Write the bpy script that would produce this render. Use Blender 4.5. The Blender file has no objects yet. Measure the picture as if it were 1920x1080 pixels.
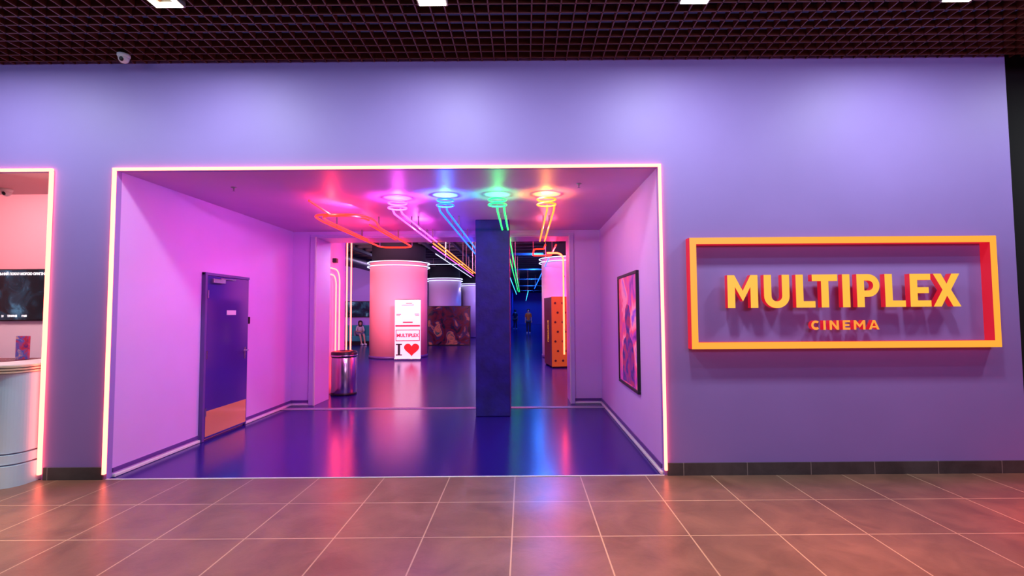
import bpy, math, bmesh, random
from mathutils import Matrix, Vector
random.seed(4)
SC=bpy.context.scene
COL=SC.collection
# ------------------------------------------------------------------ camera
cam=bpy.data.cameras.new("camera");co=bpy.data.objects.new("camera",cam);COL.objects.link(co);SC.camera=co
cam.sensor_width=36; cam.lens=17.0; cam.shift_x=-21/1920; cam.clip_start=.05; cam.clip_end=200
th=math.radians(2.84)
R=Matrix.Rotation(th+math.pi/2,4,'X')@Matrix.Rotation(-0.0074,4,'Z')
co.matrix_world=Matrix.Translation((0,0,1.55))@R
SC.view_settings.view_transform='Standard'
SC.view_settings.look='None'
SC.view_settings.exposure=0
# ------------------------------------------------------------------ materials
def mat(name,col,rough=.5,metal=0,emit=None,es=1.0,var=0,vscale=8,bump=0,bscale=40,coat=0):
    m=bpy.data.materials.new(name);m.use_nodes=True;nt=m.node_tree;b=nt.nodes["Principled BSDF"]
    b.inputs["Base Color"].default_value=(*col,1);b.inputs["Roughness"].default_value=rough
    b.inputs["Metallic"].default_value=metal
    if coat: b.inputs["Coat Weight"].default_value=coat; b.inputs["Coat Roughness"].default_value=.1
    if emit:
        b.inputs["Emission Color"].default_value=(*emit,1);b.inputs["Emission Strength"].default_value=es
    tc=nt.nodes.new("ShaderNodeTexCoord")
    if var:
        n=nt.nodes.new("ShaderNodeTexNoise");n.inputs["Scale"].default_value=vscale;n.inputs["Detail"].default_value=5
        nt.links.new(tc.outputs["Object"],n.inputs["Vector"])
        r=nt.nodes.new("ShaderNodeValToRGB")
        r.color_ramp.elements[0].position=.3;r.color_ramp.elements[1].position=.7
        r.color_ramp.elements[0].color=(*[c*(1-var) for c in col],1)
        r.color_ramp.elements[1].color=(*[min(1,c*(1+var)) for c in col],1)
        nt.links.new(n.outputs["Fac"],r.inputs["Fac"]);nt.links.new(r.outputs["Color"],b.inputs["Base Color"])
    if bump:
        n=nt.nodes.new("ShaderNodeTexNoise");n.inputs["Scale"].default_value=bscale;n.inputs["Detail"].default_value=4
        nt.links.new(tc.outputs["Object"],n.inputs["Vector"])
        bp=nt.nodes.new("ShaderNodeBump");bp.inputs["Strength"].default_value=bump;bp.inputs["Distance"].default_value=.01
        nt.links.new(n.outputs["Fac"],bp.inputs["Height"]);nt.links.new(bp.outputs["Normal"],b.inputs["Normal"])
    return m
def glow(name,e,base=(.8,.8,.8)):
    return mat(name,base,.4,emit=e,es=1.0)
def tilemat(name,col,grout,size,offx,offy,rough,mort=.004,tint=.4):
    m=bpy.data.materials.new(name);m.use_nodes=True;nt=m.node_tree;b=nt.nodes["Principled BSDF"]
    tc=nt.nodes.new("ShaderNodeTexCoord");mp=nt.nodes.new("ShaderNodeMapping");mp.inputs["Location"].default_value=(offx,offy,0)
    nt.links.new(tc.outputs["Object"],mp.inputs["Vector"])
    br=nt.nodes.new("ShaderNodeTexBrick");br.offset=0;br.squash=1
    for k,v in (("Scale",1),("Mortar Size",mort),("Mortar Smooth",.1),("Brick Width",size),("Row Height",size),("Bias",0)): br.inputs[k].default_value=v
    nt.links.new(mp.outputs["Vector"],br.inputs["Vector"])
    n=nt.nodes.new("ShaderNodeTexNoise");n.inputs["Scale"].default_value=3.0;n.inputs["Detail"].default_value=9;n.inputs["Roughness"].default_value=.66;n.inputs["Distortion"].default_value=.5
    nt.links.new(tc.outputs["Object"],n.inputs["Vector"])
    r=nt.nodes.new("ShaderNodeValToRGB");r.color_ramp.elements[0].position=.3;r.color_ramp.elements[1].position=.72
    r.color_ramp.elements[0].color=(*[c*(1-tint) for c in col],1);r.color_ramp.elements[1].color=(*[c*(1+tint) for c in col],1)
    nt.links.new(n.outputs["Fac"],r.inputs["Fac"])
    nt.links.new(r.outputs["Color"],br.inputs["Color1"]);nt.links.new(r.outputs["Color"],br.inputs["Color2"])
    br.inputs["Mortar"].default_value=(*grout,1)
    nt.links.new(br.outputs["Color"],b.inputs["Base Color"])
    rr=nt.nodes.new("ShaderNodeMapRange");rr.inputs["To Min"].default_value=rough-.06;rr.inputs["To Max"].default_value=rough+.12
    nt.links.new(n.outputs["Fac"],rr.inputs["Value"]);nt.links.new(rr.outputs["Result"],b.inputs["Roughness"])
    bp=nt.nodes.new("ShaderNodeBump");bp.inputs["Strength"].default_value=.35;bp.inputs["Distance"].default_value=.010
    nt.links.new(n.outputs["Fac"],bp.inputs["Height"]);nt.links.new(bp.outputs["Normal"],b.inputs["Normal"])
    return m
def artmat(name,cols,scale=2.5,es=.5,dist=2.0,seed=0):
    m=bpy.data.materials.new(name);m.use_nodes=True;nt=m.node_tree;b=nt.nodes["Principled BSDF"]
    tc=nt.nodes.new("ShaderNodeTexCoord");mp=nt.nodes.new("ShaderNodeMapping");mp.inputs["Location"].default_value=(seed,seed*2.1,seed*.7)
    nt.links.new(tc.outputs["Object"],mp.inputs["Vector"])
    n=nt.nodes.new("ShaderNodeTexNoise");n.inputs["Scale"].default_value=scale;n.inputs["Detail"].default_value=6;n.inputs["Distortion"].default_value=dist
    nt.links.new(mp.outputs["Vector"],n.inputs["Vector"])
    r=nt.nodes.new("ShaderNodeValToRGB");cr=r.color_ramp
    while len(cr.elements)<len(cols): cr.elements.new(.5)
    for i,c in enumerate(cols):
        cr.elements[i].position=.3+.42*i/(len(cols)-1);cr.elements[i].color=(*c,1)
    nt.links.new(n.outputs["Fac"],r.inputs["Fac"]);nt.links.new(r.outputs["Color"],b.inputs["Base Color"])
    nt.links.new(r.outputs["Color"],b.inputs["Emission Color"]);b.inputs["Emission Strength"].default_value=es  # picture colours also emit, so plain prints glow like the screens
    b.inputs["Roughness"].default_value=.25
    return m
M={}
M['wall']=mat("lavender_paint",(.315,.205,.60),.56,var=.03,vscale=1.5,bump=.04,bscale=12)
M['niche']=mat("lilac_paint",(.66,.42,.86),.5,var=.02,vscale=2,bump=.04,bscale=15)
M['niche_ceil']=mat("violet_ceiling_paint",(.70,.36,.70),.5,var=.03,vscale=2)
M['tile']=tilemat("brown_stone_tile",(.175,.098,.072),(.42,.31,.22),.615,.09,-4.65+.615*8,.29,tint=.30,mort=.005)
M['basetile']=tilemat("grey_stone_skirting",(.07,.06,.06),(.25,.22,.2),.6,.3,0,.4)
M['vinyl']=mat("blue_violet_vinyl",(.012,.005,.17),.20,var=.06,vscale=1.2,bump=.03,bscale=2.5)
M['grid']=mat("brown_grid_metal",(.13,.043,.024),.35,.1)
M['black']=mat("black_void_paint",(.006,.005,.006),.9)
M['darkceil']=mat("dark_plenum_paint",(.009,.009,.02),.8)
M['beam']=mat("dark_duct_paint",(.035,.03,.07),.5)
M['bluecol']=mat("navy_rough_plaster",(.010,.007,.17),.62,var=.4,vscale=4,bump=1.0,bscale=7)
M['white']=mat("white_paint",(.75,.75,.78),.4)
M['lilacbase']=mat("dark_violet_skirting",(.12,.05,.28),.4)
M['steel']=mat("brushed_steel",(.66,.62,.66),.22,1.0)
M['blackplastic']=mat("black_plastic",(.012,.012,.016),.35)
M['door']=mat("violet_door_enamel",(.05,.022,.27),.08,coat=.8)
M['copper']=mat("copper_kick_plate",(.98,.42,.28),.15,.9,emit=(.7,.13,.06),es=.4)  # plate glows faintly by emission, though it is no lamp
M['greyplastic']=mat("grey_plastic",(.35,.33,.4),.4)
M['strip']=glow("peach_led",(7.5,1.02,.70),(.03,.03,.02))
M['signface']=glow("yellow_lit_acrylic",(1.0,.52,.055),(.08,.04,.01))
M['ciface']=glow("orange_lit_acrylic",(.98,.33,.04),(.08,.04,.01))
M['framefront']=glow("amber_lit_acrylic",(1.05,.42,.04),(.08,.04,.01))
M['signside']=glow("red_lit_acrylic",(.55,.006,.018),(.2,.01,.02))
M['lamp']=glow("white_led_panel",(14,12.5,9))
M['lampcase']=mat("lamp_housing",(.3,.28,.28),.4,.5)
NE={'red':(3.6,.07,.012),'magenta':(3.6,.28,2.8),'blue':(.03,.42,4.5),'green':(.03,2.4,.35),'orange':(3.6,.62,.03),'white':(1.2,1.3,2.0),'pinkwhite':(16,.75,.60),'redtube':(22,.8,.3),'cyan':(.1,1.6,3.2)}
for k,v in NE.items(): M['n_'+k]=glow("neon_"+k,v,(.05,.05,.05))
# ------------------------------------------------------------------ helpers
def add(name,me,mats,parent=None,label=None,cat=None,kind=None,group=None,smooth=False):
    o=bpy.data.objects.new(name,me);COL.objects.link(o)
    if not isinstance(mats,(list,tuple)): mats=[mats]
    for m in mats: me.materials.append(m)
    if parent: o.parent=parent
    if label:o["label"]=label
    if cat:o["category"]=cat
    if kind:o["kind"]=kind
    if group:o["group"]=group
    if smooth:
        for p in me.polygons:p.use_smooth=True
    return o
def boxmesh(bs,bevel=0,segs=2,name="m"):
    bm=bmesh.new()
    for (x0,x1,y0,y1,z0,z1) in bs:
        v=[bm.verts.new((x,y,z)) for x in (x0,x1) for y in (y0,y1) for z in (z0,z1)]
        for f in ((0,1,3,2),(4,6,7,5),(0,4,5,1),(2,3,7,6),(0,2,6,4),(1,5,7,3)): bm.faces.new([v[i] for i in f])
    bmesh.ops.recalc_face_normals(bm,faces=bm.faces)
    if bevel: bmesh.ops.bevel(bm,geom=list(bm.edges),offset=bevel,segments=segs,affect='EDGES',profile=.5)
    me=bpy.data.meshes.new(name);bm.to_mesh(me);bm.free();return me
def box(name,b,m,bevel=0,**k):
    bs=b if isinstance(b,list) else [b]
    p=k.get('parent')
    if p is not None:
        off=Vector(p.get("_o",(0,0,0)))
        bs=[(a[0]-off.x,a[1]-off.x,a[2]-off.y,a[3]-off.y,a[4]-off.z,a[5]-off.z) for a in bs]
        return add(name,boxmesh(bs,bevel),m,**k)
    if k.get('kind')=='structure': return add(name,boxmesh(bs,bevel),m,**k)
    x=sum((a[0]+a[1])/2 for a in bs)/len(bs);y=sum((a[2]+a[3])/2 for a in bs)/len(bs);z=min(a[4] for a in bs)
    bs=[(a[0]-x,a[1]-x,a[2]-y,a[3]-y,a[4]-z,a[5]-z) for a in bs]
    o=add(name,boxmesh(bs,bevel),m,**k);o.location=(x,y,z);o["_o"]=(x,y,z);return o
def emp(name,loc,label,cat,group=None):
    o=bpy.data.objects.new(name,None);COL.objects.link(o);o.location=loc;o.empty_display_size=.1
    o["label"]=label;o["category"]=cat
    if group:o["group"]=group
    o["_o"]=tuple(loc);return o
def place(o,parent):
    off=Vector(parent.get("_o",(0,0,0)))
    o.data.transform(Matrix.Translation(-off));o.parent=parent;return o
def lathe(prof,n=48,c=(0,0,0)):
    bm=bmesh.new();rings=[]
    for r,z in prof:
        rings.append([bm.verts.new((c[0]+r*math.cos(2*math.pi*i/n),c[1]+r*math.sin(2*math.pi*i/n),c[2]+z)) for i in range(n)])
    for a,b in zip(rings,rings[1:]):
        for i in range(n): bm.faces.new((a[i],a[(i+1)%n],b[(i+1)%n],b[i]))
    bm.faces.new(rings[0][::-1]);bm.faces.new(rings[-1])
    bmesh.ops.recalc_face_normals(bm,faces=bm.faces)
    me=bpy.data.meshes.new("l");bm.to_mesh(me);bm.free()
    for p in me.polygons:p.use_smooth=len(p.vertices)==4
    return me
def c2m(cu):
    o=bpy.data.objects.new("tmp",cu);COL.objects.link(o)
    dg=bpy.context.evaluated_depsgraph_get();dg.update()
    me=bpy.data.meshes.new_from_object(o.evaluated_get(dg))
    bpy.data.objects.remove(o);me.materials.clear();return me
def tubemesh(paths,r=.012,closed=False,res=4):
    cu=bpy.data.curves.new("t",'CURVE');cu.dimensions='3D';cu.bevel_depth=r;cu.bevel_resolution=res;cu.use_fill_caps=True
    for pts in paths:
        s=cu.splines.new('POLY');s.points.add(len(pts)-1)
        for p,q in zip(s.points,pts): p.co=(*q,1)
        s.use_cyclic_u=closed
    me=c2m(cu)
    for p in me.polygons:p.use_smooth=True
    return me
def roundpath(pts,r,n=6,closed=False):
    out=[];P=[Vector(p) for p in pts];N=len(P)
    for i in range(N):
        if not closed and i in(0,N-1): out.append(P[i]);continue
        a,b,c=P[i-1],P[i],P[(i+1)%N]
        d1=(a-b);d2=(c-b);rr=min(r,d1.length*.48,d2.length*.48)
        s=b+d1.normalized()*rr;e=b+d2.normalized()*rr
        for k in range(n+1):
            t=k/n;out.append(s*(1-t)**2+b*2*t*(1-t)+e*t*t)
    return [tuple(p) for p in out]
def textmesh(body,size,align='CENTER',ext=.002,off=0,sx=1.0):
    cu=bpy.data.curves.new("t",'FONT');cu.body=body;cu.size=size;cu.align_x=align;cu.align_y='CENTER';cu.extrude=ext;cu.offset=off
    me=c2m(cu);me.transform(Matrix.Scale(sx,4,(1,0,0)));return me
FR=Matrix.Rotation(math.pi/2,4,'X')           # stands up, faces -Y
def aim(o,loc,tgt):
    o.location=loc;o.rotation_euler=(Vector(tgt)-Vector(loc)).to_track_quat('-Z','Y').to_euler()
def areal(loc,tgt,power,col,sx,sy=None,name="lamp"):
    l=bpy.data.lights.new(name,'AREA');l.energy=power;l.color=col;l.shape='RECTANGLE';l.size=sx;l.size_y=sy or sx
    o=bpy.data.objects.new(name,l);COL.objects.link(o);aim(o,loc,tgt);return o
def spotl(loc,tgt,power,col,ang,name="spot",r=.1,blend=.9):
    l=bpy.data.lights.new(name,'SPOT');l.energy=power;l.color=col;l.spot_size=math.radians(ang);l.spot_blend=blend;l.shadow_soft_size=r
    o=bpy.data.objects.new(name,l);COL.objects.link(o);aim(o,loc,tgt);return o
def pointl(loc,power,col,r=.04,name="lamp"):
    l=bpy.data.lights.new(name,'POINT');l.energy=power;l.color=col;l.shadow_soft_size=r
    o=bpy.data.objects.new(name,l);COL.objects.link(o);o.location=loc;return o
ST=dict(kind='structure')
# ------------------------------------------------------------------ shell
H=4.02;Y0=4.65;TOP=2.955;XL=-3.95;XR=1.32;YB=8.27;BX=-4.57
box("floor",(-9,9,-3.5,Y0,-.1,0),M['tile'],**ST)
box("floor.001",(-14,6,Y0,62,-.1,-.002),M['vinyl'],**ST)
box("wall_front",[(-9,4.76,Y0,Y0+.06,TOP,H+.3),(BX,XL,Y0,Y0+.06,0,TOP),(XR,4.76,Y0,Y0+.06,0,TOP)],M['wall'],**ST)
box("wall_right",(4.76,9,5.0,5.1,0,4.6),M['black'],**ST)
box("wall_right.001",(4.70,4.76,Y0+.06,5.0,0,4.6),M['black'],**ST)
box("baseboard_front",[(BX+.03,XL-.03,Y0-.015,Y0,0,.115),(XR+.03,4.76,Y0-.015,Y0,0,.115)],M['basetile'],**ST)
bs=[]
GP=.118
x=-9.0
while x<9.01: bs.append((x-.005,x+.005,.2,Y0-.002,H,H+.055));x+=GP
y=Y0-.06
while y>.2: bs.append((-9,9,y-.005,y+.005,H,H+.055));y-=GP
box("ceiling",bs,M['grid'],**ST)
box("ceiling.001",(-9,9,-3.5,Y0+.3,4.7,4.8),M['black'],**ST)
box("wall_left",(XL-.06,XL,Y0+.06,YB,0,TOP+.05),M['niche'],**ST)
box("wall_right.002",(XR,XR+.06,Y0+.06,YB,0,TOP+.05),M['niche'],**ST)
box("ceiling.002",(XL-.06,XR+.06,Y0+.06,YB,TOP,TOP+.05),M['niche_ceil'],**ST)
box("wall_back",[(-14,-3.54,YB,8.85,0,4.4),(.79,6,YB,8.85,0,4.4),(-3.54,.79,YB,8.85,2.845,4.4)],M['niche'],**ST)
box("trim_1",[(-3.64,-3.54,YB-.035,YB,0,2.86),(.79,.865,YB-.035,YB,0,2.86),(-3.64,.865,YB-.035,YB,2.86,2.90)],mat("pale_lilac_metal",(.55,.42,.8),.3),bevel=.004,**ST)
box("trim_2",[(-3.56,-3.535,YB-.045,YB-.02,0,2.86),(.785,.80,YB-.045,YB-.02,0,2.86)],M['white'],**ST)
box("trim_3",[(XL,XR,7.88,7.90,0,.006),(XL,XR,7.97,7.99,0,.006)],M['white'],**ST)
box("trim_4",(XL,XR,7.90,7.97,-.001,.003),mat("dark_track",(.08,.04,.2),.4),**ST)
box("trim_5",(XL,XR,Y0-.012,Y0+.008,0,.004),M['white'],**ST)
box("baseboard_left",[(XL,XL+.012,Y0+.06,5.94,.045,.085),(XL,XL+.012,6.90,YB,.045,.085),(XL,-3.64,YB-.012,YB,.045,.085)],M['lilacbase'],**ST)
box("baseboard_right",[(XR-.012,XR,Y0+.06,YB,.045,.085),(.865,XR,YB-.012,YB,.045,.085)],M['lilacbase'],**ST)
box("trim_6",[(XL,XL+.03,Y0+.06,5.94,0,.03),(XL,XL+.03,6.90,YB,0,.03),(XL,-3.64,YB-.03,YB,0,.03)],M['white'],bevel=.006,**ST)
box("trim_7",[(XR-.03,XR,Y0+.02,YB,0,.03),(.865,XR,YB-.03,YB,0,.03)],M['white'],bevel=.006,**ST)
o=box("column",(-.72,-.207,7.28,7.79,0,TOP),M['bluecol'],bevel=.012,label="dark navy rough plastered square column on violet floor",cat="column")
# ------------------------------------------------------------------ hall
M['hall']=mat("hall_violet_paint",(.45,.28,.8),.5)
M['hallblue']=mat("hall_blue_paint",(.08,.09,.6),.4)
box("ceiling.003",(-14,6,8.85,62,4.4,4.5),M['darkceil'],**ST)
box("wall_left.001",(-14,-3.76,8.85,10.2,0,4.4),M['niche'],**ST)
box("wall_back.001",(-14,-1.2,34,34.1,0,4.4),M['hall'],**ST)
box("wall_left.002",(-14.1,-14,8.85,34,0,4.4),M['hall'],**ST)
box("wall_left.003",(-1.3,-1.2,34.1,60,0,4.4),M['hallblue'],**ST)
box("wall_right.003",(2.9,3.0,8.85,60,0,4.4),M['hallblue'],**ST)
box("wall_back.002",(-1.3,3,60,60.1,0,4.4),M['hallblue'],**ST)
bs=[];y=10.5
while y<60: bs.append((-13.9,2.85,y,y+.09,3.95,4.2));y+=.9
for x in (-8.6,-6.2,-3.4,-2.4,-.6,1.1): bs.append((x,x+.1,9,59,3.85,3.95))
box("trim_8",bs,M['beam'],**ST)
add("trim_9",tubemesh([[(-6.9,11,3.65),(-6.9,33,3.65)]],.22),M['beam'],**ST)
# ------------------------------------------------------------------ LED strips
def striph(name,bl,label):
    return box(name,bl,M['strip'],bevel=.005,label=label,cat="led light")
w=.026
striph("led_strip_light",[(XL-w,XR+w,Y0-.03,Y0,TOP-.004,TOP+w-.004),(XL-w,XL,Y0-.03,Y0,.05,TOP-.004),(XR,XR+w,Y0-.03,Y0,.05,TOP-.004)],"glowing peach led strip framing the wide entrance opening")
striph("led_strip_light.001",[(-9,BX+.01,Y0-.03,Y0,TOP-.004,TOP+w-.004),(BX-.016,BX+.010,Y0-.03,Y0,.05,TOP-.004)],"glowing peach led strip framing the snack bar opening")
# ------------------------------------------------------------------ ceiling luminaires
LX=[-4.86,-2.79,-.70,1.37,3.45,5.52]
for i,x in enumerate(LX):
    s=.105
    L=emp("ceiling_lamp",(x,3.62,H),"square white led ceiling lamp set in brown lattice","lamp","square ceiling lamps")
    fr=[(x-s-.012,x+s+.012,3.62-s-.012,3.62-s,H-.03,H+.05),(x-s-.012,x+s+.012,3.62+s,3.62+s+.012,H-.03,H+.05),(x-s-.012,x-s,3.62-s,3.62+s,H-.03,H+.05),(x+s,x+s+.012,3.62-s,3.62+s,H-.03,H+.05)]
    box("housing",fr,M['lampcase'],parent=L)
    q=.03
    em=[(x-s,x+s,3.62-s,3.62-s+q,H-.035,H-.01),(x-s,x+s,3.62+s-q,3.62+s,H-.035,H-.01),(x-s,x-s+q,3.62-s+q,3.62+s-q,H-.035,H-.01),(x+s-q,x+s,3.62-s+q,3.62+s-q,H-.035,H-.01)]
    box("lamp_panel",em,M['lamp'],parent=L)
    areal((x,3.62,H-.05),(x,3.62,0),35,(.82,1.0,.96),.24,name="ceiling_lamp_light")
# ------------------------------------------------------------------ niche neons
ZN=2.80
def clips(L,cs):
    for a,b,c,d in cs:
        q=boxmesh([(a-.01,a+.01,b-.01,b+.01,c,d)]);place(add("mounting_clip",q,M['lampcase']),L)
def neon(label,colname,rings,tubes,cs=(),zr=(2.89,2.83),tr=.012):
    x=rings[0][0] if rings else tubes[0][0][0];y=rings[0][1] if rings else tubes[0][0][1]
    L=emp("neon_light",(x,y,TOP if y<8.3 else 4.2),label,"neon light")
    for (rx,ry,rr) in rings:
        for z in zr:
            me=tubemesh([[(rx+rr*math.cos(a*math.pi/14),ry+rr*.9*math.sin(a*math.pi/14),z) for a in range(28)]],.010,True)
            place(add("neon_ring",me,M['n_'+colname]),L)
    for t in tubes:
        place(add("neon_tube",tubemesh([t],tr),M['n_'+colname]),L)
    clips(L,cs);return L
def cl(xs,ys): 
    return [(x,y,ZN+.01,TOP if y<8.3 else 3.86) for x in xs for y in ys if not 8.27<y<8.85]
loop=roundpath([(-2.72,6.45,ZN),(-2.66,6.07,ZN),(-2.06,6.07,ZN),(-1.98,6.45,ZN),(-2.10,7.0,ZN),(-2.10,9.2,ZN),(-2.70,9.2,ZN),(-2.72,7.0,ZN)],.22,closed=True)
L=neon("long red neon loop under the entrance ceiling",'red',[],[loop+[loop[0]]],cl((-2.71,-2.10),(7.0,8.1,9.1)),tr=.014)
loop=roundpath([(-2.64,8.2,ZN),(-2.64,6.45,ZN),(-2.58,6.15,ZN),(-2.14,6.15,ZN),(-2.07,6.45,ZN)],.18)
for t in (loop,[(-2.50,5.60,2.87),(-2.43,6.05,ZN)],[(-2.17,6.8,ZN),(-2.17,8.2,ZN)]): place(add("neon_tube",tubemesh([t],.013),M['n_red']),L)
def pair(x0,x1,ya,yb,rx):
    return [[(x0,ya+.1,2.84),(x0,ya+.2,ZN),(x0,yb,ZN)],[(x1,ya+.1,2.84),(x1,ya+.2,ZN),(x1,yb,ZN)]]
neon("magenta neon rings and twin tubes under the entrance ceiling",'magenta',[(-1.53,5.86,.11)],pair(-1.62,-1.52,5.86,8.5,0),cl((-1.62,-1.52),(7.0,8.1)))
neon("blue neon rings and twin tubes under the entrance ceiling",'blue',[(-.925,5.73,.10)],pair(-1.02,-.93,5.73,14.5,0),cl((-1.02,-.93),(7.0,8.1,10,13)))
neon("green neon rings and twin tubes above the navy column",'green',[(-.30,5.72,.105)],pair(-.31,-.225,5.72,30,0),cl((-.31,-.225),(6.8,10,14,20,26)))
neon("orange neon rings and twin tubes under the entrance ceiling",'orange',[(.285,5.72,.11)],pair(.30,.385,5.72,8.5,0),cl((.30,.385),(7.0,8.1)))
neon("long orange twin neon tubes hanging from the dark hall ceiling",'orange',[],[[(-1.62,8.7,ZN),(-1.62,15.6,ZN)],[(-1.53,8.7,ZN),(-1.53,15.6,ZN)]],cl((-1.62,-1.53),(10,13,15.5)))
l2=roundpath([(.62,9.0,ZN),(.62,10.7,ZN),(.22,10.7,ZN),(.22,9.6,ZN),(.42,9.6,ZN),(.42,9.0,ZN)],.12)
neon("folded red orange neon loop hanging inside the hall",'red',[],[l2],cl((.62,.22),(10.2,)),tr=.016)
neon("cyan neon lines hanging in the far blue corridor",'cyan',[],[[(-.55,18,3.0),(-.55,40,3.0)],[(.25,24,2.6),(.25,45,2.6)]],[(-.55,20,3.0,3.86),(-.55,38,3.0,3.86),(.25,26,2.6,3.86),(.25,42,2.6,3.86)],tr=.016)
neon("thin white light lines across the dark hall ceiling",'white',[],[[(-5.4,21.5,3.7),(-2.6,21.5,3.7)],[(-2.9,16,3.5),(-2.9,27,3.5)]],[(-4,21.5,3.71,3.96),(-2.9,18,3.51,3.86),(-2.9,25,3.51,3.86)],tr=.014)
neon("single magenta neon line hanging from the dark hall ceiling",'magenta',[],[[(-2.25,12,3.2),(-2.25,22,3.2)]],[(-2.25,14,3.2,3.86),(-2.25,20,3.2,3.86)],tr=.012)
neon("single blue neon line hanging above the corridor",'blue',[],[[(.75,14,3.1),(.75,32,3.1)]],[(.75,16,3.1,3.86),(.75,30,3.1,3.86)],tr=.016)
for (x,y,c,p) in ((-2.4,6.0,(1,.03,.03),16),(-1.53,5.86,(1,.10,.95),20),(-.925,5.73,(.03,.18,1),34),(-.30,5.72,(.03,1,.2),14),(.285,5.72,(1,.33,.03),16)):
    pointl((x,y,2.80),p,c,.02,"neon_glow_light")
for (x,y,c,p) in ((-1.57,7.2,(1,.14,.95),12),(-2.4,7.4,(1,.05,.12),7),(.34,7.2,(1,.2,.25),6)):
    pointl((x,y,2.77),p,c,.02,"neon_glow_light")
areal((-2.2,6.2,2.93),(-3.95,6.8,1.2),50,(1.0,.19,.98),.05,2.0,"magenta_niche_fill_light")  # added magenta fill for the left niche wall, no fixture of its own
areal((.2,5.6,2.93),(1.32,6.2,1.0),22,(1.0,.52,.95),.05,1.6,"pink_niche_fill_light")  # added pink fill that brightens the right niche wall
T=emp("neon_light",(-3.6,9.75,.75),"pinkish vertical neon tubes bending to the jamb wall","neon light")
for x in (-3.56,-3.475): place(add("neon_tube",tubemesh([[(x,9.75,.1),(x,9.75,3.1),]],.014),M['n_pinkwhite']),T)
for x,yy,z in ((-3.70,9.55,2.30),(-3.68,9.68,2.42)):
    p=roundpath([(x,9.12,z),(x,yy,z),(x,yy,.1)],.3,10)
    place(add("neon_tube",tubemesh([p],.014),M['n_pinkwhite']),T)
T2=emp("neon_light",(.74,9.1,.8),"pink neon tube curving down the edge of the inner opening","neon light")
p=roundpath([(.45,9.1,2.66),(.76,9.1,2.66),(.76,9.1,.75)],.18,10)
place(add("neon_tube",tubemesh([p],.016),M['n_redtube']),T2)
clips(T2,[(.775,9.1,1.2,1.23),(.775,9.1,2.2,2.23)])
# ------------------------------------------------------------------ door on niche left wall
D=emp("service_door",(XL,6.42,0),"glossy violet service door with copper kick plate on lilac wall","door")
X=XL
box("door_frame",[(X+.001,X+.05,5.93,5.97,0,2.07),(X+.001,X+.03,6.87,6.90,0,2.07),(X+.001,X+.04,5.93,6.90,2.035,2.07)],M['lilacbase'],bevel=.003,parent=D)
box("door_leaf",(X+.004,X+.045,5.975,6.87,.03,2.03),M['door'],bevel=.004,parent=D)
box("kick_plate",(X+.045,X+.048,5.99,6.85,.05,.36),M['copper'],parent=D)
box("door_closer",[(X+.045,X+.095,6.02,6.26,1.94,1.995),(X+.06,X+.075,6.2,6.52,1.995,2.012)],M['steel'],bevel=.005,parent=D)
box("door_sign",(X+.045,X+.05,6.37,6.57,1.54,1.60),M['white'],parent=D)
hd=add("handle",tubemesh([roundpath([(X+.045,6.80,1.05),(X+.10,6.80,1.05),(X+.10,6.67,1.05)],.02)],.010),M['steel']);place(hd,D)
box("lock_plate",(X+.045,X+.051,6.785,6.815,.93,1.09),M['steel'],bevel=.002,parent=D)
for z in (.3,1.0,1.75): box("hinge",(X+.045,X+.06,5.965,5.985,z,z+.1),M['steel'],parent=D)
box("card_reader",(X,X+.022,6.93,6.97,1.41,1.51),M['blackplastic'],bevel=.006,label="small black card reader beside the violet door",cat="card reader")
# ------------------------------------------------------------------ framed poster
P=emp("framed_poster",(XR,6.05,.61),"black framed red and violet film poster on lilac side wall","poster")
y0,y1,z0,z1=5.5,6.6,.61,2.02;f=.035
box("frame",[(XR-.035,XR,y0,y1,z0,z0+f),(XR-.035,XR,y0,y1,z1-f,z1),(XR-.035,XR,y0,y0+f,z0+f,z1-f),(XR-.035,XR,y1-f,y1,z0+f,z1-f)],M['blackplastic'],bevel=.004,parent=P)
box("print",(XR-.02,XR-.005,y0+f,y1-f,z0+f,z1-f),artmat("poster_print",[(.10,.01,.22),(.45,.05,.40),(.85,.07,.18),(.95,.25,.40),(.25,.06,.6)],2.4,.38,.8,3),parent=P)
def flat(name,pts,m,parent,x=XR-.0215):
    bm=bmesh.new();vs=[bm.verts.new((x,y,z)) for y,z in pts];f=bm.faces.new(vs)
    e=bmesh.ops.extrude_face_region(bm,geom=[f]);bmesh.ops.translate(bm,verts=[v for v in e['geom'] if isinstance(v,bmesh.types.BMVert)],vec=(.002,0,0))
    bmesh.ops.recalc_face_normals(bm,faces=bm.faces)
    me=bpy.data.meshes.new(name);bm.to_mesh(me);bm.free();return place(add(name,me,m),parent)
fig=[(5.72,.66),(5.72,1.0),(5.80,1.18),(5.93,1.24),(5.96,1.30),(5.90,1.40),(5.90,1.52),(5.97,1.62),(6.08,1.64),(6.17,1.58),(6.20,1.46),(6.16,1.36),(6.12,1.30),(6.15,1.24),(6.30,1.17),(6.38,1.0),(6.38,.66)]
flat("printed_figure",fig,artmat("figure_print",[(.03,.01,.10),(.10,.02,.25),(.45,.03,.10),(.08,.02,.2)],4,.3,1,9),P)
def sprinkler(x,y):
    S=emp("sprinkler",(x,y,TOP),"small white sprinkler head on violet ceiling","sprinkler","sprinklers")
    a=add("rosette",lathe([(.03,0),(.03,-.005),(.010,-.010),(.008,-.025)],20),M['greyplastic']);a.parent=S
    b=add("deflector",lathe([(.004,-.025),(.004,-.04),(.014,-.042),(.014,-.045)],20),M['steel']);b.parent=S
sprinkler(-3.2,5.3);sprinkler(.62,5.25)
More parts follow.
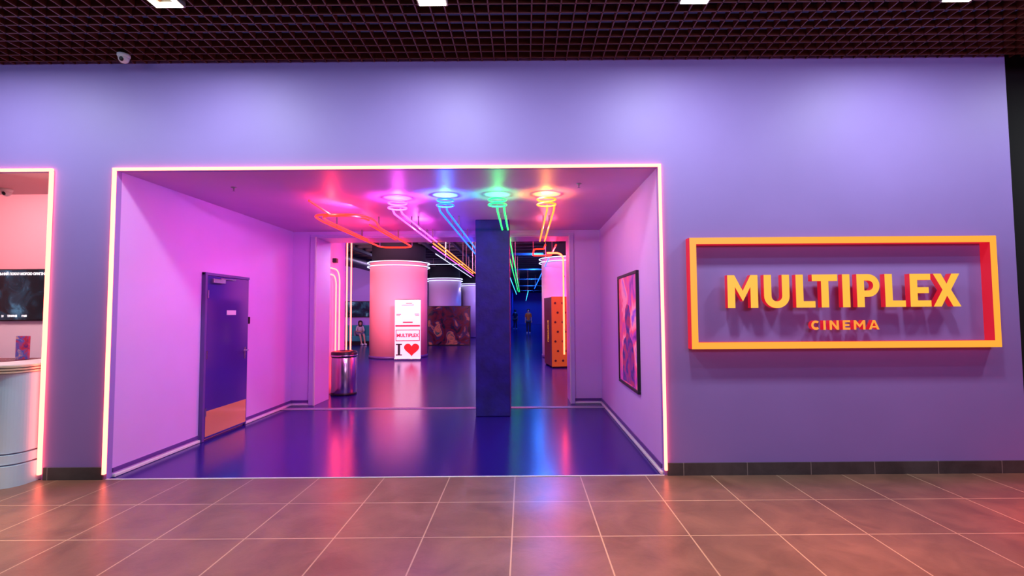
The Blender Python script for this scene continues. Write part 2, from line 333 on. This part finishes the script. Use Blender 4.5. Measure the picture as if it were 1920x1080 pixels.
def domecam(x,y,z,label):
    S=emp("security_camera",(x,y,z),label,"security camera")
    k=.85
    a=add("base",lathe([(.062*k,0),(.062*k,-.02*k),(.055*k,-.035*k),(.05*k,-.04*k)],32),M['white']);a.parent=S
    me=lathe([(.001,-.1*k)]+[(k*.052*math.sin(t*math.pi/14),k*(-.045-.052*math.cos(t*math.pi/14))) for t in range(1,11)],32)
    b=add("eyeball",me,M['white'],smooth=True);b.parent=S
    me=lathe([(.001,0)]+[(k*.024*math.cos(t*math.pi/10),k*.01*math.sin(t*math.pi/10)) for t in range(0,5)],20)
    me.transform(Matrix.Translation((.012*k,-.045*k,-.068*k))@Matrix.Rotation(math.radians(112),4,'X'))
    c=add("lens",me,M['blackplastic']);c.parent=S
domecam(-3.78,4.48,H,"white dome security camera under the brown lattice ceiling")
domecam(-5.72,5.3,TOP,"white dome security camera under the snack bar soffit")
# ------------------------------------------------------------------ SIGN
S=emp("illuminated_sign",(3.02,Y0,1.19),"yellow and red illuminated wall sign with framed raised letters","sign")
def bynormal(me,front,side):
    me.materials.clear();me.materials.append(front);me.materials.append(side)
    for p in me.polygons: p.material_index=0 if p.normal.y<-.8 else 1
fx0,fx1,fz0,fz1=1.575,4.475,1.19,2.24;f=.062;YF=Y0-.105
bs=[(fx0,fx1,YF,Y0,fz0,fz0+f),(fx0,fx1,YF,Y0,fz1-f,fz1),(fx0,fx0+f,YF,Y0,fz0+f,fz1-f),(fx1-f,fx1,YF,Y0,fz0+f,fz1-f)]
fr=box("frame",bs,[],parent=S);bynormal(fr.data,M['framefront'],M['signside'])
def outline(ch,w,s):
    if ch=='M': return [[(0,0),(0,1),(s*.95,1),(w/2,.52),(w-s*.95,1),(w,1),(w,0),(w-s,0),(w-s,.64),(w/2,.2),(s,.64),(s,0)]]
    if ch=='L': return [[(0,0),(0,1),(s,1),(s,s*.86),(w,s*.86),(w,0)]]
    if ch=='T': return [[(w/2-s/2,0),(w/2-s/2,1-s*.88),(0,1-s*.88),(0,1),(w,1),(w,1-s*.88),(w/2+s/2,1-s*.88),(w/2+s/2,0)]]
    if ch=='I': return [[(0,0),(0,1),(w,1),(w,0)]]
    if ch=='E':
        t=s*.85;return [[(0,0),(0,1),(w,1),(w,1-t),(s,1-t),(s,.5+t*.48),(w*.9,.5+t*.48),(w*.9,.5-t*.48),(s,.5-t*.48),(s,t),(w,t),(w,0)]]
    if ch=='X': return [[(0,0),(.345*w,.51),(.02*w,1),(.31*w,1),(.5*w,.69),(.69*w,1),(.98*w,1),(.655*w,.51),(w,0),(.71*w,0),(.5*w,.33),(.29*w,0)]]
    if ch=='N': return [[(0,0),(0,1),(s,1),(w-s,.36),(w-s,1),(w,1),(w,0),(w-s,0),(s,.64),(s,0)]]
    if ch=='A':
        c=w/2;return [[(0,0),(c-s*.52,1),(c+s*.52,1),(w,0),(w-s*1.05,0),(w-s*1.45,.2),(s*1.45,.2),(s*1.05,0)],[(c,.78),(c-.16*w,.38),(c+.16*w,.38)]]
    if ch=='U':
        r=w/2;o=[(0,1)]+[(r+r*math.cos(a),r*.92+r*.95*math.sin(a)) for a in [math.pi+math.pi*i/16 for i in range(17)]]+[(w,1),(w-s,1)]
        q=r-s;o+=[(r+q*math.cos(a),r*.92+q*math.sin(a)) for a in [2*math.pi-math.pi*i/16 for i in range(17)]]+[(s,1)]
        return [o]
    if ch=='P':
        r=.345;cx=w-r;cy=1-r;o=[(0,0),(0,1)]+[(cx+r*math.cos(a),cy+r*math.sin(a)) for a in [math.pi/2-math.pi*i/14 for i in range(15)]]+[(s,1-2*r),(s,0)]
        q=r-s*.86;h=[(s,cy+q)]+[(cx+q*math.cos(a),cy+q*math.sin(a)) for a in [math.pi/2-math.pi*i/14 for i in range(15)]]+[(s,cy-q)]
        return [o,h]
    if ch=='C':
        a0,a1=math.radians(48),math.radians(312);n=22
        o=[(.5+.5*math.cos(a0+(a1-a0)*i/n),.5+.5*math.sin(a0+(a1-a0)*i/n)) for i in range(n+1)]
        o+=[(.5+(.5-s)*math.cos(a1-(a1-a0)*i/n),.5+(.5-s)*math.sin(a1-(a1-a0)*i/n)) for i in range(n+1)]
        return [o]
def letter(ch,x0,x1,z0,h,depth,yf,s=.225,face='signface'):
    w=(x1-x0)/h
    cu=bpy.data.curves.new("l",'CURVE');cu.dimensions='2D';cu.fill_mode='BOTH';cu.extrude=depth/2
    for pts in outline(ch,w,s):
        sp=cu.splines.new('POLY');sp.points.add(len(pts)-1);sp.use_cyclic_u=True
        for p,q in zip(sp.points,pts): p.co=(q[0]*h,q[1]*h,0,1)
    me=c2m(cu);me.transform(Matrix.Translation((x0,yf+depth/2,z0))@FR);me.update()
    bynormal(me,M[face],M['signside'])
    o=bpy.data.objects.new("letter",me);COL.objects.link(o);place(o,S)
for ch,a,b in (('M',1.92,2.205),('U',2.262,2.502),('L',2.562,2.742),('T',2.715,2.955),('I',3.0,3.07),('P',3.135,3.35),('L',3.40,3.59),('E',3.635,3.83),('X',3.85,4.11)):
    letter(ch,a,b,1.572,.31,.06,Y0-.11)
x=2.70
for ch,wd,gp in (('C',.09,.024),('I',.022,.036),('N',.088,.036),('E',.07,.034),('M',.108,.032),('A',.100,0)):
    letter(ch,x,x+wd,1.362,.088,.05,Y0-.10,.25,'ciface');x+=wd+gp
# ------------------------------------------------------------------ snack bar bay
M['pink']=mat("pink_bar_wall",(.85,.42,.45),.5)
box("wall_back.003",(-9.5,-4.2,7.2,7.3,0,3.7),M['pink'],**ST)
box("ceiling.004",(-9.5,BX,Y0+.06,5.55,TOP,TOP+.5),M['pink'],**ST)
box("ceiling.005",(-9.5,-4.0,5.55,7.3,3.6,3.7),M['pink'],**ST)
box("wall_left.004",(-9.6,-9.5,Y0+.06,7.3,0,3.7),M['pink'],**ST)
box("wall_right.004",(BX,BX+.06,Y0+.06,7.2,0,3.7),M['pink'],**ST)
box("trim_10",(-9.5,BX,7.17,7.2,0,1.47),mat("white_back_counter",(.85,.8,.82),.4),**ST)
areal((-6.8,5.9,3.5),(-6.8,6.6,0),75,(1,.62,.68),2.5,.5,"bar_light")
areal((-5.4,5.0,2.9),(-5.2,4.8,1.0),14,(1,.8,.8),1.0,.2,"bar_light")
SCN=emp("menu_screen",(-7.5,7.16,1.49),"black menu screen with white lettering on the pink bar wall","screen")
box("screen_case",(-8.15,-6.78,7.13,7.17,1.475,2.24),M['blackplastic'],bevel=.008,parent=SCN)
box("screen_panel",(-8.13,-6.80,7.125,7.13,1.49,2.22),artmat("screen_image",[(.002,.004,.006),(.004,.008,.012),(.01,.03,.05),(.05,.16,.25)],3.0,.7,1.0,1),parent=SCN)
tw=glow("white_screen_text",(.9,.9,.95))
def ftext(body,size,x,y,z,m,parent,off=.0,sx=1.0,name="lettering",align='CENTER'):
    me=textmesh(body,size,align,.0015,off,sx);me.transform(Matrix.Translation((x,y,z))@FR)
    return place(add(name,me,m),parent)
ftext("СПЕЦІАЛЬНИЙ ПОКАЗ МОВОЮ ОРИГІНАЛУ",.050,-7.45,7.12,2.165,tw,SCN,.0012,.86)
for w_,x_ in (("21",-7.66),("ТРАВНЯ",-7.52),("19:00",-7.345)): ftext(w_,.042,x_,7.12,1.545,tw,SCN,.0012,.86)
def rrect(x0,x1,y0,y1,r,z0,z1,n=10):
    bm=bmesh.new();pts=[]
    for cx,cy,a in ((x1-r,y1-r,0),(x0+r,y1-r,90),(x0+r,y0+r,180),(x1-r,y0+r,270)):
        for i in range(n+1):
            t=math.radians(a+90*i/n);pts.append((cx+r*math.cos(t),cy+r*math.sin(t)))
    lo=[bm.verts.new((*p,z0)) for p in pts];hi=[bm.verts.new((*p,z1)) for p in pts]
    N=len(pts)
    for i in range(N): bm.faces.new((lo[i],lo[(i+1)%N],hi[(i+1)%N],hi[i]))
    bm.faces.new(hi);bm.faces.new(lo[::-1])
    me=bpy.data.meshes.new("rr");bm.to_mesh(me);bm.free();return me
CT=emp("bar_counter",(-6,4.9,0),"pale rounded bar counter with stacked gold rim in the pink opening","counter")
def addp(name,me,m,p): return place(add(name,me,m),p)
wh=mat("white_laminate",(.55,.78,.98),.35)
gold=mat("pale_gold_rim",(.95,.74,.56),.25,.25)
band=mat("pale_groove",(.22,.20,.27),.3)
CY=4.40;E0=-4.60
addp("body",rrect(-8.5,E0-.02,CY+.03,5.2,.14,.30,1.02),wh,CT)
addp("plinth",rrect(-8.5,E0,CY-.01,5.22,.16,0,.19),wh,CT)
addp("band",rrect(-8.5,E0-.03,CY+.03,5.2,.15,.19,.205),band,CT)
addp("plinth",rrect(-8.5,E0-.01,CY+.01,5.21,.15,.205,.285),wh,CT)
addp("band",rrect(-8.5,E0-.04,CY+.04,5.2,.15,.285,.30),band,CT)
for z in (1.02,1.045,1.07):
    addp("rim",rrect(-8.5,E0-.01,CY,5.21,.15,z+.006,z+.022),gold,CT)
    addp("rim",rrect(-8.5,E0-.025,CY+.02,5.2,.14,z,z+.006),band,CT)
addp("countertop",rrect(-8.5,E0-.02,CY+.01,5.2,.14,1.092,1.10),mat("pale_stone_top",(.85,.75,.78),.3),CT)
addp("countertop",rrect(-8.5,E0-.45,CY+.35,5.15,.10,1.10,1.105),mat("dark_red_top",(.16,.02,.03),.25),CT)
box("display_card",(-5.23,-5.10,5.0,5.02,1.105,1.34),artmat("card_print",[(.02,.02,.2),(.5,.03,.05),(.05,.08,.4),(.8,.3,.2)],9,.3,1,5),label="small red and blue display card standing on the counter",cat="display card")
# ------------------------------------------------------------------ steel bin
B=emp("waste_bin",(-3.47,9.4,0),"round brushed steel waste bin with black lid beside neon tubes","bin")
a=add("body",lathe([(.228,.03),(.235,.05),(.235,.70),(.228,.71)],48),M['steel']);a.parent=B
a=add("base",lathe([(.24,0),(.24,.03),(.235,.035)],48),M['blackplastic']);a.parent=B
a=add("lid",lathe([(.237,.71),(.242,.72),(.242,.80),(.228,.815),(.16,.83),(.14,.825),(.13,.78)],48),M['blackplastic']);a.parent=B
a=add("lid_ring",lathe([(.244,.725),(.246,.735),(.246,.75),(.244,.755)],48),M['steel']);a.parent=B
# ------------------------------------------------------------------ hall columns
def rcol(x,y,r,label,cmat,ringmat,zs):
    C=emp("round_column",(x,y,0),label,"column")
    a=add("shaft",lathe([(r,0),(r,zs[1]+.03)],64),cmat);a.parent=C
    a=add("upper_shaft",lathe([(r*.93,zs[1]+.031),(r*.93,4.39)],64),M['darkceil']);a.parent=C
    a=add("base_ring",lathe([(r+.02,0),(r+.02,.08),(r,.085)],64),M['lilacbase']);a.parent=C
    for z in zs:
        me=tubemesh([[((r+.08)*math.cos(t*math.pi/32),(r+.08)*math.sin(t*math.pi/32),z) for t in range(64)]],.015,True)
        q=add("ring_light",me,ringmat);q.parent=C
M['coral']=mat("coral_column_paint",(.95,.34,.42),.6)
M['colpaint']=mat("pale_lilac_column_paint",(.80,.55,.85),.4)
rcol(-4.45,17.3,1.0,"wide round pink column with white neon halo rings",M['coral'],M['n_white'],(3.17,3.31))
rcol(-4.15,25.6,.85,"round lilac column with white neon halo behind a dark panel",M['colpaint'],M['n_white'],(3.20,3.32))
rcol(-3.15,30.5,.75,"distant round lilac column with white halo ring",M['colpaint'],M['n_white'],(3.20,3.32))
rcol(1.60,16.9,.95,"round magenta column with white halo rings behind promotional stand",M['colpaint'],M['n_white'],(3.25,3.38))
BN=emp("rollup_banner",(-3.8,15.9,0),"white roll up banner with red heart before the pink column","banner")
bw=glow("banner_white",(.36,.28,.34),(.85,.85,.85))  # banner sheet and its coloured inks glow by emission, though no lamps
x0,x1=-4.22,-3.37
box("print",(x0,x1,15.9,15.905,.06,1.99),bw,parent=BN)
box("base",(x0-.01,x1+.01,15.84,15.99,0,.07),M['steel'],bevel=.015,parent=BN)
box("top_rail",(x0,x1,15.89,15.915,1.98,2.01),M['steel'],parent=BN)
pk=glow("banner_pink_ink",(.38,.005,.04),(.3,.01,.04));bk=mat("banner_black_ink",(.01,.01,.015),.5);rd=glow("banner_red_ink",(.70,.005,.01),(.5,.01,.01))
yb=15.88
xc=(x0+x1)/2
def bb(b,m,n="print_mark"):
    for q in (b if isinstance(b,list) else [b]): box(n,(q[0],q[1],yb+.01,15.9,q[4],q[5]),m,parent=BN)
bb([(x0+.03,x1-.03,0,0,.98,1.0),(x0+.03,x1-.03,0,0,.63,.65),(x0+.03,x0+.05,0,0,.65,.98),(x1-.05,x1-.03,0,0,.65,.98)],pk)
ftext("MULTIPLEX",.155,xc,yb+.008,.81,pk,BN,.005,.92)
bb((x0+.02,x1-.02,0,0,1.10,1.15),pk)
bb([(xc-.06,xc+.14,0,0,1.86,1.875),(xc-.2,xc+.2,0,0,1.80,1.812),(x0+.05,x0+.2,0,0,1.50,1.515),(x0+.05,x0+.17,0,0,1.46,1.475),(x1-.2,x1-.05,0,0,1.50,1.515),(x1-.18,x1-.05,0,0,1.46,1.475),(xc-.16,xc+.16,0,0,1.22,1.26)],pk)
bb([(x0+.10,x0+.18,0,0,.195,.505),(x0+.04,x0+.24,0,0,.16,.195),(x0+.04,x0+.24,0,0,.505,.54)],bk)
cu=bpy.data.curves.new("h",'CURVE');cu.dimensions='2D';cu.fill_mode='BOTH';cu.extrude=.002
hp=[]
for i in range(40):
    t=2*math.pi*i/40;hp.append((16*math.sin(t)**3,13*math.cos(t)-5*math.cos(2*t)-2*math.cos(3*t)-math.cos(4*t)))
sp=cu.splines.new('POLY');sp.points.add(39);sp.use_cyclic_u=True
for p,q in zip(sp.points,hp): p.co=(q[0]*.0155,q[1]*.0145,0,1)
me=c2m(cu);me.transform(Matrix.Translation((xc+.13,yb+.008,.37))@FR);addp("heart_print",me,rd,BN)
PN=emp("picture_panel",(-3.52,22.8,0),"dark freestanding panel with red and violet artwork in the hall","display panel")
box("panel_body",(-4.52,-2.5,22.8,22.9,0,1.86),M['blackplastic'],parent=PN)
box("print",(-4.48,-2.54,22.79,22.8,.05,1.83),artmat("panel_art",[(.004,.004,.012),(.008,.006,.03),(.10,.006,.015),(.02,.015,.08),(.45,.12,.08),(.01,.05,.08)],2.0,.2,1.0,7),parent=PN)
PS=emp("promotional_stand",(0.78,13.4,0),"tall orange promotional box stand with round black holes","display stand")
ang=math.atan2(.16,1.1)
RM=Matrix.Translation((.78,13.4,0))@Matrix.Rotation(ang,4,'Z')
def psb(name,b,m,bev=0):
    me=boxmesh([b],bev);me.transform(RM);return place(add(name,me,m),PS)
psb("box_body",(0,.46,.02,1.1,.04,1.96),mat("dark_red_box_side",(.10,.010,.015),.4),.005)
psb("front_panel",(0,.46,0,.02,.04,1.97),glow("orange_card",(.12,.04,.003),(.26,.11,.02)),0)  # card front and its yellow ink are brightened by emission, not lamps
for q in ((.02,.44,.05,.15,0,.04),(.02,.44,.95,1.05,0,.04)): psb("foot",q,M['blackplastic'])
hm=mat("hole_black",(.02,.008,.01),.5)
for iz in range(7):
    for ix in range(2):
        px=.12+ix*.21+(.05 if iz%2 else -.02);pz=.2+iz*.265
        me=lathe([(.032,0),(.032,.006)],16);me.transform(RM@Matrix.Translation((px,-.001,pz))@FR)
        place(add("hole",me,hm),PS)
me=textmesh("ПІКАСНІ",.14,'CENTER',.002,.004);me.transform(RM@Matrix.Translation((-.003,.5,1.0))@Matrix.Rotation(-math.pi/2,4,'Z')@FR@Matrix.Rotation(math.pi/2,4,'Z'))
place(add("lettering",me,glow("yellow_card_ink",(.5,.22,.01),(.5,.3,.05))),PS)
BE=emp("bench",(-8.0,23.9,0),"turquoise upholstered bench against the lilac hall wall","bench")
tq=mat("turquoise_fabric",(.02,.30,.34),.6)
box("seat",(-9.6,-7.35,23.6,24.12,.18,.45),tq,bevel=.04,parent=BE)
box("backrest",(-9.6,-7.35,24.12,24.3,.18,.95),tq,bevel=.04,parent=BE)
box("plinth",(-9.55,-7.4,23.66,24.2,0,.18),M['blackplastic'],parent=BE)
box("wall_back.004",(-14,-6.0,24.32,24.42,0,4.4),M['hall'],**ST)
WS=emp("wall_screen",(-8,24.3,1.25),"dark wall screen with pale blue picture above turquoise bench","screen")
box("screen_case",(-9.8,-7.55,24.25,24.31,1.35,2.15),M['blackplastic'],parent=WS)
box("screen_panel",(-9.76,-7.59,24.24,24.25,1.39,2.11),artmat("far_screen",[(.005,.005,.015),(.008,.012,.03),(.02,.06,.10),(.15,.35,.45)],2,.5,1,2),parent=WS)
box("notice",(-3.76,-3.755,9.25,9.42,1.30,1.62),M['white'],label="small white paper notice on jamb wall",cat="notice")
box("wall_sensor",(-3.76,-3.68,9.5,9.6,2.55,2.64),M['blackplastic'],bevel=.01,label="small dark wall mounted sensor on the jamb wall",cat="sensor")
# ------------------------------------------------------------------ people
def skin(name,verts,edges,rad,m,parent,root=0):
    me=bpy.data.meshes.new(name);me.from_pydata(verts,edges,[])
    o=bpy.data.objects.new(name,me);COL.objects.link(o)
    md=o.modifiers.new("s",'SKIN');md.use_smooth_shade=True
    sv=me.skin_vertices[0].data if me.skin_vertices else None
    if sv is None:
        bm=bmesh.new();bm.from_mesh(me);bm.verts.layers.skin.verify();bm.to_mesh(me);bm.free();sv=me.skin_vertices[0].data
    for i,r in enumerate(rad): sv[i].radius=(r,r) if not isinstance(r,tuple) else r;sv[i].use_root=(i==root)
    o.modifiers.new("u",'SUBSURF').levels=1;o.modifiers["u"].render_levels=1
    dg=bpy.context.evaluated_depsgraph_get();dg.update()
    m2=bpy.data.meshes.new_from_object(o.evaluated_get(dg));bpy.data.objects.remove(o)
    q=add(name,m2,m,parent,smooth=True);return q
skinm=mat("skin",(.62,.36,.28),.5);
def person(loc,rot,J,label,shirtc,legc,hairc,skirt=False,longhair=False):
    P=emp("person",loc,label,"person");P.rotation_euler=(0,0,rot)
    names=list(J);V=[J[n][0] for n in names];Rr=[J[n][1] for n in names];ix={n:i for i,n in enumerate(names)}
    E=[]
    def ch(*a):
        for p,q in zip(a,a[1:]): E.append((ix[p],ix[q]))
    ch('pelvis','waist','chest','neckb','neck','chin','head','crown')
    for s in 'LR':
        ch('pelvis','hip'+s,'knee'+s,'ankle'+s,'toe'+s);ch('neckb','sh'+s,'el'+s,'wr'+s,'palm'+s)
        b=Vector(J['palm'+s][0]);w=Vector(J['wr'+s][0]);d=(b-w).normalized();sd=d.cross(Vector((0,1,0)) if abs(d.y)<.8 else Vector((1,0,0))).normalized()
        for k,(o,l) in enumerate(((-.03,.075),(-.01,.085),(.01,.08),(.03,.065),(.05,.05))):
            base=b+sd*o-(d*.05 if k==4 else d*0);tip=base+d*l+(sd*.03 if k==4 else sd*0)
            i0=len(V);V.append(tuple(base+d*.02));V.append(tuple(tip));Rr+= [.010,.008]
            E.append((ix['palm'+s],i0));E.append((i0,i0+1))
    skin("body",V,E,Rr,skinm,P,0)
    sm=mat("cloth_"+label[:12].replace(" ","_"),shirtc,.8);lm=mat("legcloth_"+label[:10].replace(" ","_"),legc,.8)
    def sub(name,keys,chains,m,g=1.18,root=0):
        ii={k:i for i,k in enumerate(keys)};ee=[(ii[p],ii[q]) for c in chains for p,q in zip(c,c[1:])]
        rr=[tuple(x*g for x in J[k][1]) if isinstance(J[k][1],tuple) else J[k][1]*g for k in keys]
        skin(name,[J[k][0] for k in keys],ee,rr,m,P,root)
    sub("shirt",['waist','pelvis','chest','neckb','shL','shR','elL','elR'],[('pelvis','waist','chest','neckb'),('neckb','shL','elL'),('neckb','shR','elR')],sm)
    if skirt: sub("skirt",['pelvis','hipL','hipR','kneeL','kneeR'],[('pelvis','hipL','kneeL'),('pelvis','hipR','kneeR')],lm,1.25)
    else: sub("trousers",['pelvis','hipL','hipR','kneeL','kneeR','ankleL','ankleR'],[('pelvis','hipL','kneeL','ankleL'),('pelvis','hipR','kneeR','ankleR')],lm,1.2)
    h=Vector(J['head'][0])
    hm2=mat("hair_"+label[:8],hairc,.6)
    bm=bmesh.new();bmesh.ops.create_uvsphere(bm,u_segments=20,v_segments=14,radius=.112)
    for v in list(bm.verts):
        if v.co.y<-.03 and v.co.z<.055: v.co.y=-.03
        if longhair and v.co.z<0: v.co.z*=2.4; 
    me=bpy.data.meshes.new("hair");bm.to_mesh(me);bm.free();me.transform(Matrix.Translation(h+Vector((0,.025,.03))))
    add("hair",me,hm2,P,smooth=True)
    for sx in(-.033,.033):
        add("eye",lathe([(.001,-.008),(.009,0),(.001,.008)],10,tuple(h+Vector((sx,-.088,.0)))),M['blackplastic'],P)
        add("ear",lathe([(.004,-.028),(.014,0),(.004,.028)],8,tuple(h+Vector((sx*2.7,.01,-.01)))),skinm,P)
        k='L' if sx<0 else 'R';a=Vector(J['ankle'+k][0])
        me=boxmesh([(-.045,.045,-.20,.07,-.075,.015)],.03);me.transform(Matrix.Translation((a.x,a.y,.077)));add("shoe",me,M['white'],P,smooth=True)
    add("nose",lathe([(.014,-.02),(.010,0),(.003,.025)],8,tuple(h+Vector((0,-.098,-.02)))),skinm,P)
    add("mouth",boxmesh([(-.022,.022,-.004,.004,-.004,.004)]),rd,P).location=h+Vector((0,-.092,-.055))
    return P
def stand(s=1.0,step=.12):
    J={'pelvis':((0,0,.95),(.15,.11)),'waist':((0,0,1.10),(.13,.10)),'chest':((0,0,1.30),(.16,.115)),'neckb':((0,0,1.45),(.09,.07)),'neck':((0,-.005,1.51),.055),'chin':((0,-.02,1.57),(.065,.075)),'head':((0,-.015,1.65),(.082,.098)),'crown':((0,-.005,1.72),(.06,.07))}
    for n,sg in (('L',-1),('R',1)):
        J['hip'+n]=((sg*.09,0,.88),.095);J['knee'+n]=((sg*.10,-step*sg*.4-.02,.49),.06);J['ankle'+n]=((sg*.10,step*sg*.6,.09),.04);J['toe'+n]=((sg*.11,step*sg*.6-.13,.035),.035)
        J['sh'+n]=((sg*.17,0,1.42),.055);J['el'+n]=((sg*.22,.02,1.14),.042);J['wr'+n]=((sg*.22,-.06,.90),.028);J['palm'+n]=((sg*.22,-.08,.83),(.035,.02))
    return J
def sit():
    J={'pelvis':((0,.0,.57),(.15,.11)),'waist':((0,-.02,.67),(.11,.09)),'chest':((0,-.07,.81),(.13,.095)),'neckb':((0,-.10,.92),(.07,.06)),'neck':((0,-.12,.965),.045),'chin':((0,-.15,1.0),(.055,.065)),'head':((0,-.155,1.06),(.072,.085)),'crown':((0,-.14,1.115),(.05,.06))}
    for n,sg in (('L',-1),('R',1)):
        J['hip'+n]=((sg*.09,-.06,.56),.085);J['knee'+n]=((sg*.09,-.43,.51),.055);J['ankle'+n]=((sg*.08+.05,-.47,.09),.036);J['toe'+n]=((sg*.08+.05,-.60,.035),.032)
        J['sh'+n]=((sg*.14,-.09,.89),.045);J['el'+n]=((sg*.19,-.13,.67),.034);J['wr'+n]=((sg*.08,-.32,.66),.024);J['palm'+n]=((sg*.05,-.38,.65),(.028,.018))
    return J
person((-8.05,23.80,0),math.radians(35),sit(),"seated woman in white top and short skirt looking down",(.6,.5,.6),(.25,.2,.35),(.03,.015,.01),skirt=True,longhair=True)
person((.36,35.2,0),0,stand(),"standing person in orange jacket and dark trousers",(.8,.2,.03),(.03,.03,.06),(.02,.01,.01))
person((-.75,44,0),math.radians(170),stand(step=.2),"walking person in dark clothes in blue corridor",(.03,.03,.08),(.02,.02,.05),(.02,.01,.01))
# ------------------------------------------------------------------ hall lights
areal((-6.3,12.0,3.0),(-4.7,17,1.9),300,(1,.34,.40),.8,.6,"hall_coral_light")
areal((-4.3,10.8,3.9),(-4.4,17,1.4),170,(1,.36,.45),.8,.4,"hall_coral_light")
areal((-2.4,13.2,3.7),(-4.0,17,1.6),170,(.95,.35,.7),.5,.5,"hall_pink_light")
areal((-2.0,10.5,4.2),(-2.0,11,0),40,(.75,.10,1),1.5,.5,"hall_violet_light")
areal((-2.9,8.9,2.7),(-3.5,9.4,.3),7,(1,.85,.9),.3,.1,"bin_fill_light")  # added fill that brightens the steel bin
pointl((-9.5,20,3.9),190,(.75,.45,1),.05,"hall_violet_light")
pointl((-5.8,22,3.9),90,(.7,.5,1),.05,"hall_violet_light")
pointl((-2.2,28,3.9),150,(.6,.45,1),.05,"hall_violet_light")
areal((.9,12.5,3.9),(1.3,16.5,1.5),160,(1,.1,.45),.4,.4,"hall_magenta_light")
pointl((.62,9.9,2.72),40,(1,.03,.10),.02,"hall_red_light")
areal((1.9,10.5,3.2),(.3,10.5,0),260,(1,.02,.05),.5,.5,"hall_red_light")
for y in (14,20,27,35,44,54): pointl((.6,y,4.1),380,(.02,.2,1),.05,"hall_blue_light")
# ------------------------------------------------------------------ mall side fill lights
for x,y,p,c,a in ((-5.0,2.9,1350,(1,.48,.22),58),(-2.9,3.0,430,(1,.48,.25),56),(-.8,3.0,300,(1,.42,.27),56),(1.2,3.1,780,(1,.40,.22),56)):
    spotl((x,y,3.9),(x,y-.1,0),p,c,a,"warm_floor_fill")  # added warm spots that brighten the tiles, unseen overhead
spotl((3.2,2.9,3.9),(3.2,2.8,0),620,(1,.12,.10),58,"red_floor_fill")  # added red floor spots, standing in for glow of unseen shops
spotl((5.2,2.8,3.9),(5.0,2.7,0),1700,(1,.025,.06),62,"red_floor_fill")
areal((-1.2,3.0,4.0),(-1.2,4.65,3.3),44,(.38,.74,1),13,.12,"blue_wall_fill_light")  # added blue fill that tints the upper wall, unseen overhead
areal((-7,-1,3.6),(-1.5,4.6,2.4),20,(1,.55,.95),2.0,1.0,"mall_fill_light")
areal((3.6,-1.5,3.2),(2.9,4.6,2.8),66,(1,.50,.95),2.5,1.0,"mall_fill_light")
wd=bpy.data.worlds.new("w");SC.world=wd;wd.use_nodes=True
wd.node_tree.nodes["Background"].inputs[0].default_value=(.24,.18,.75,1);wd.node_tree.nodes["Background"].inputs[1].default_value=.075
for o in bpy.data.objects:
    if "_o" in o: del o["_o"]
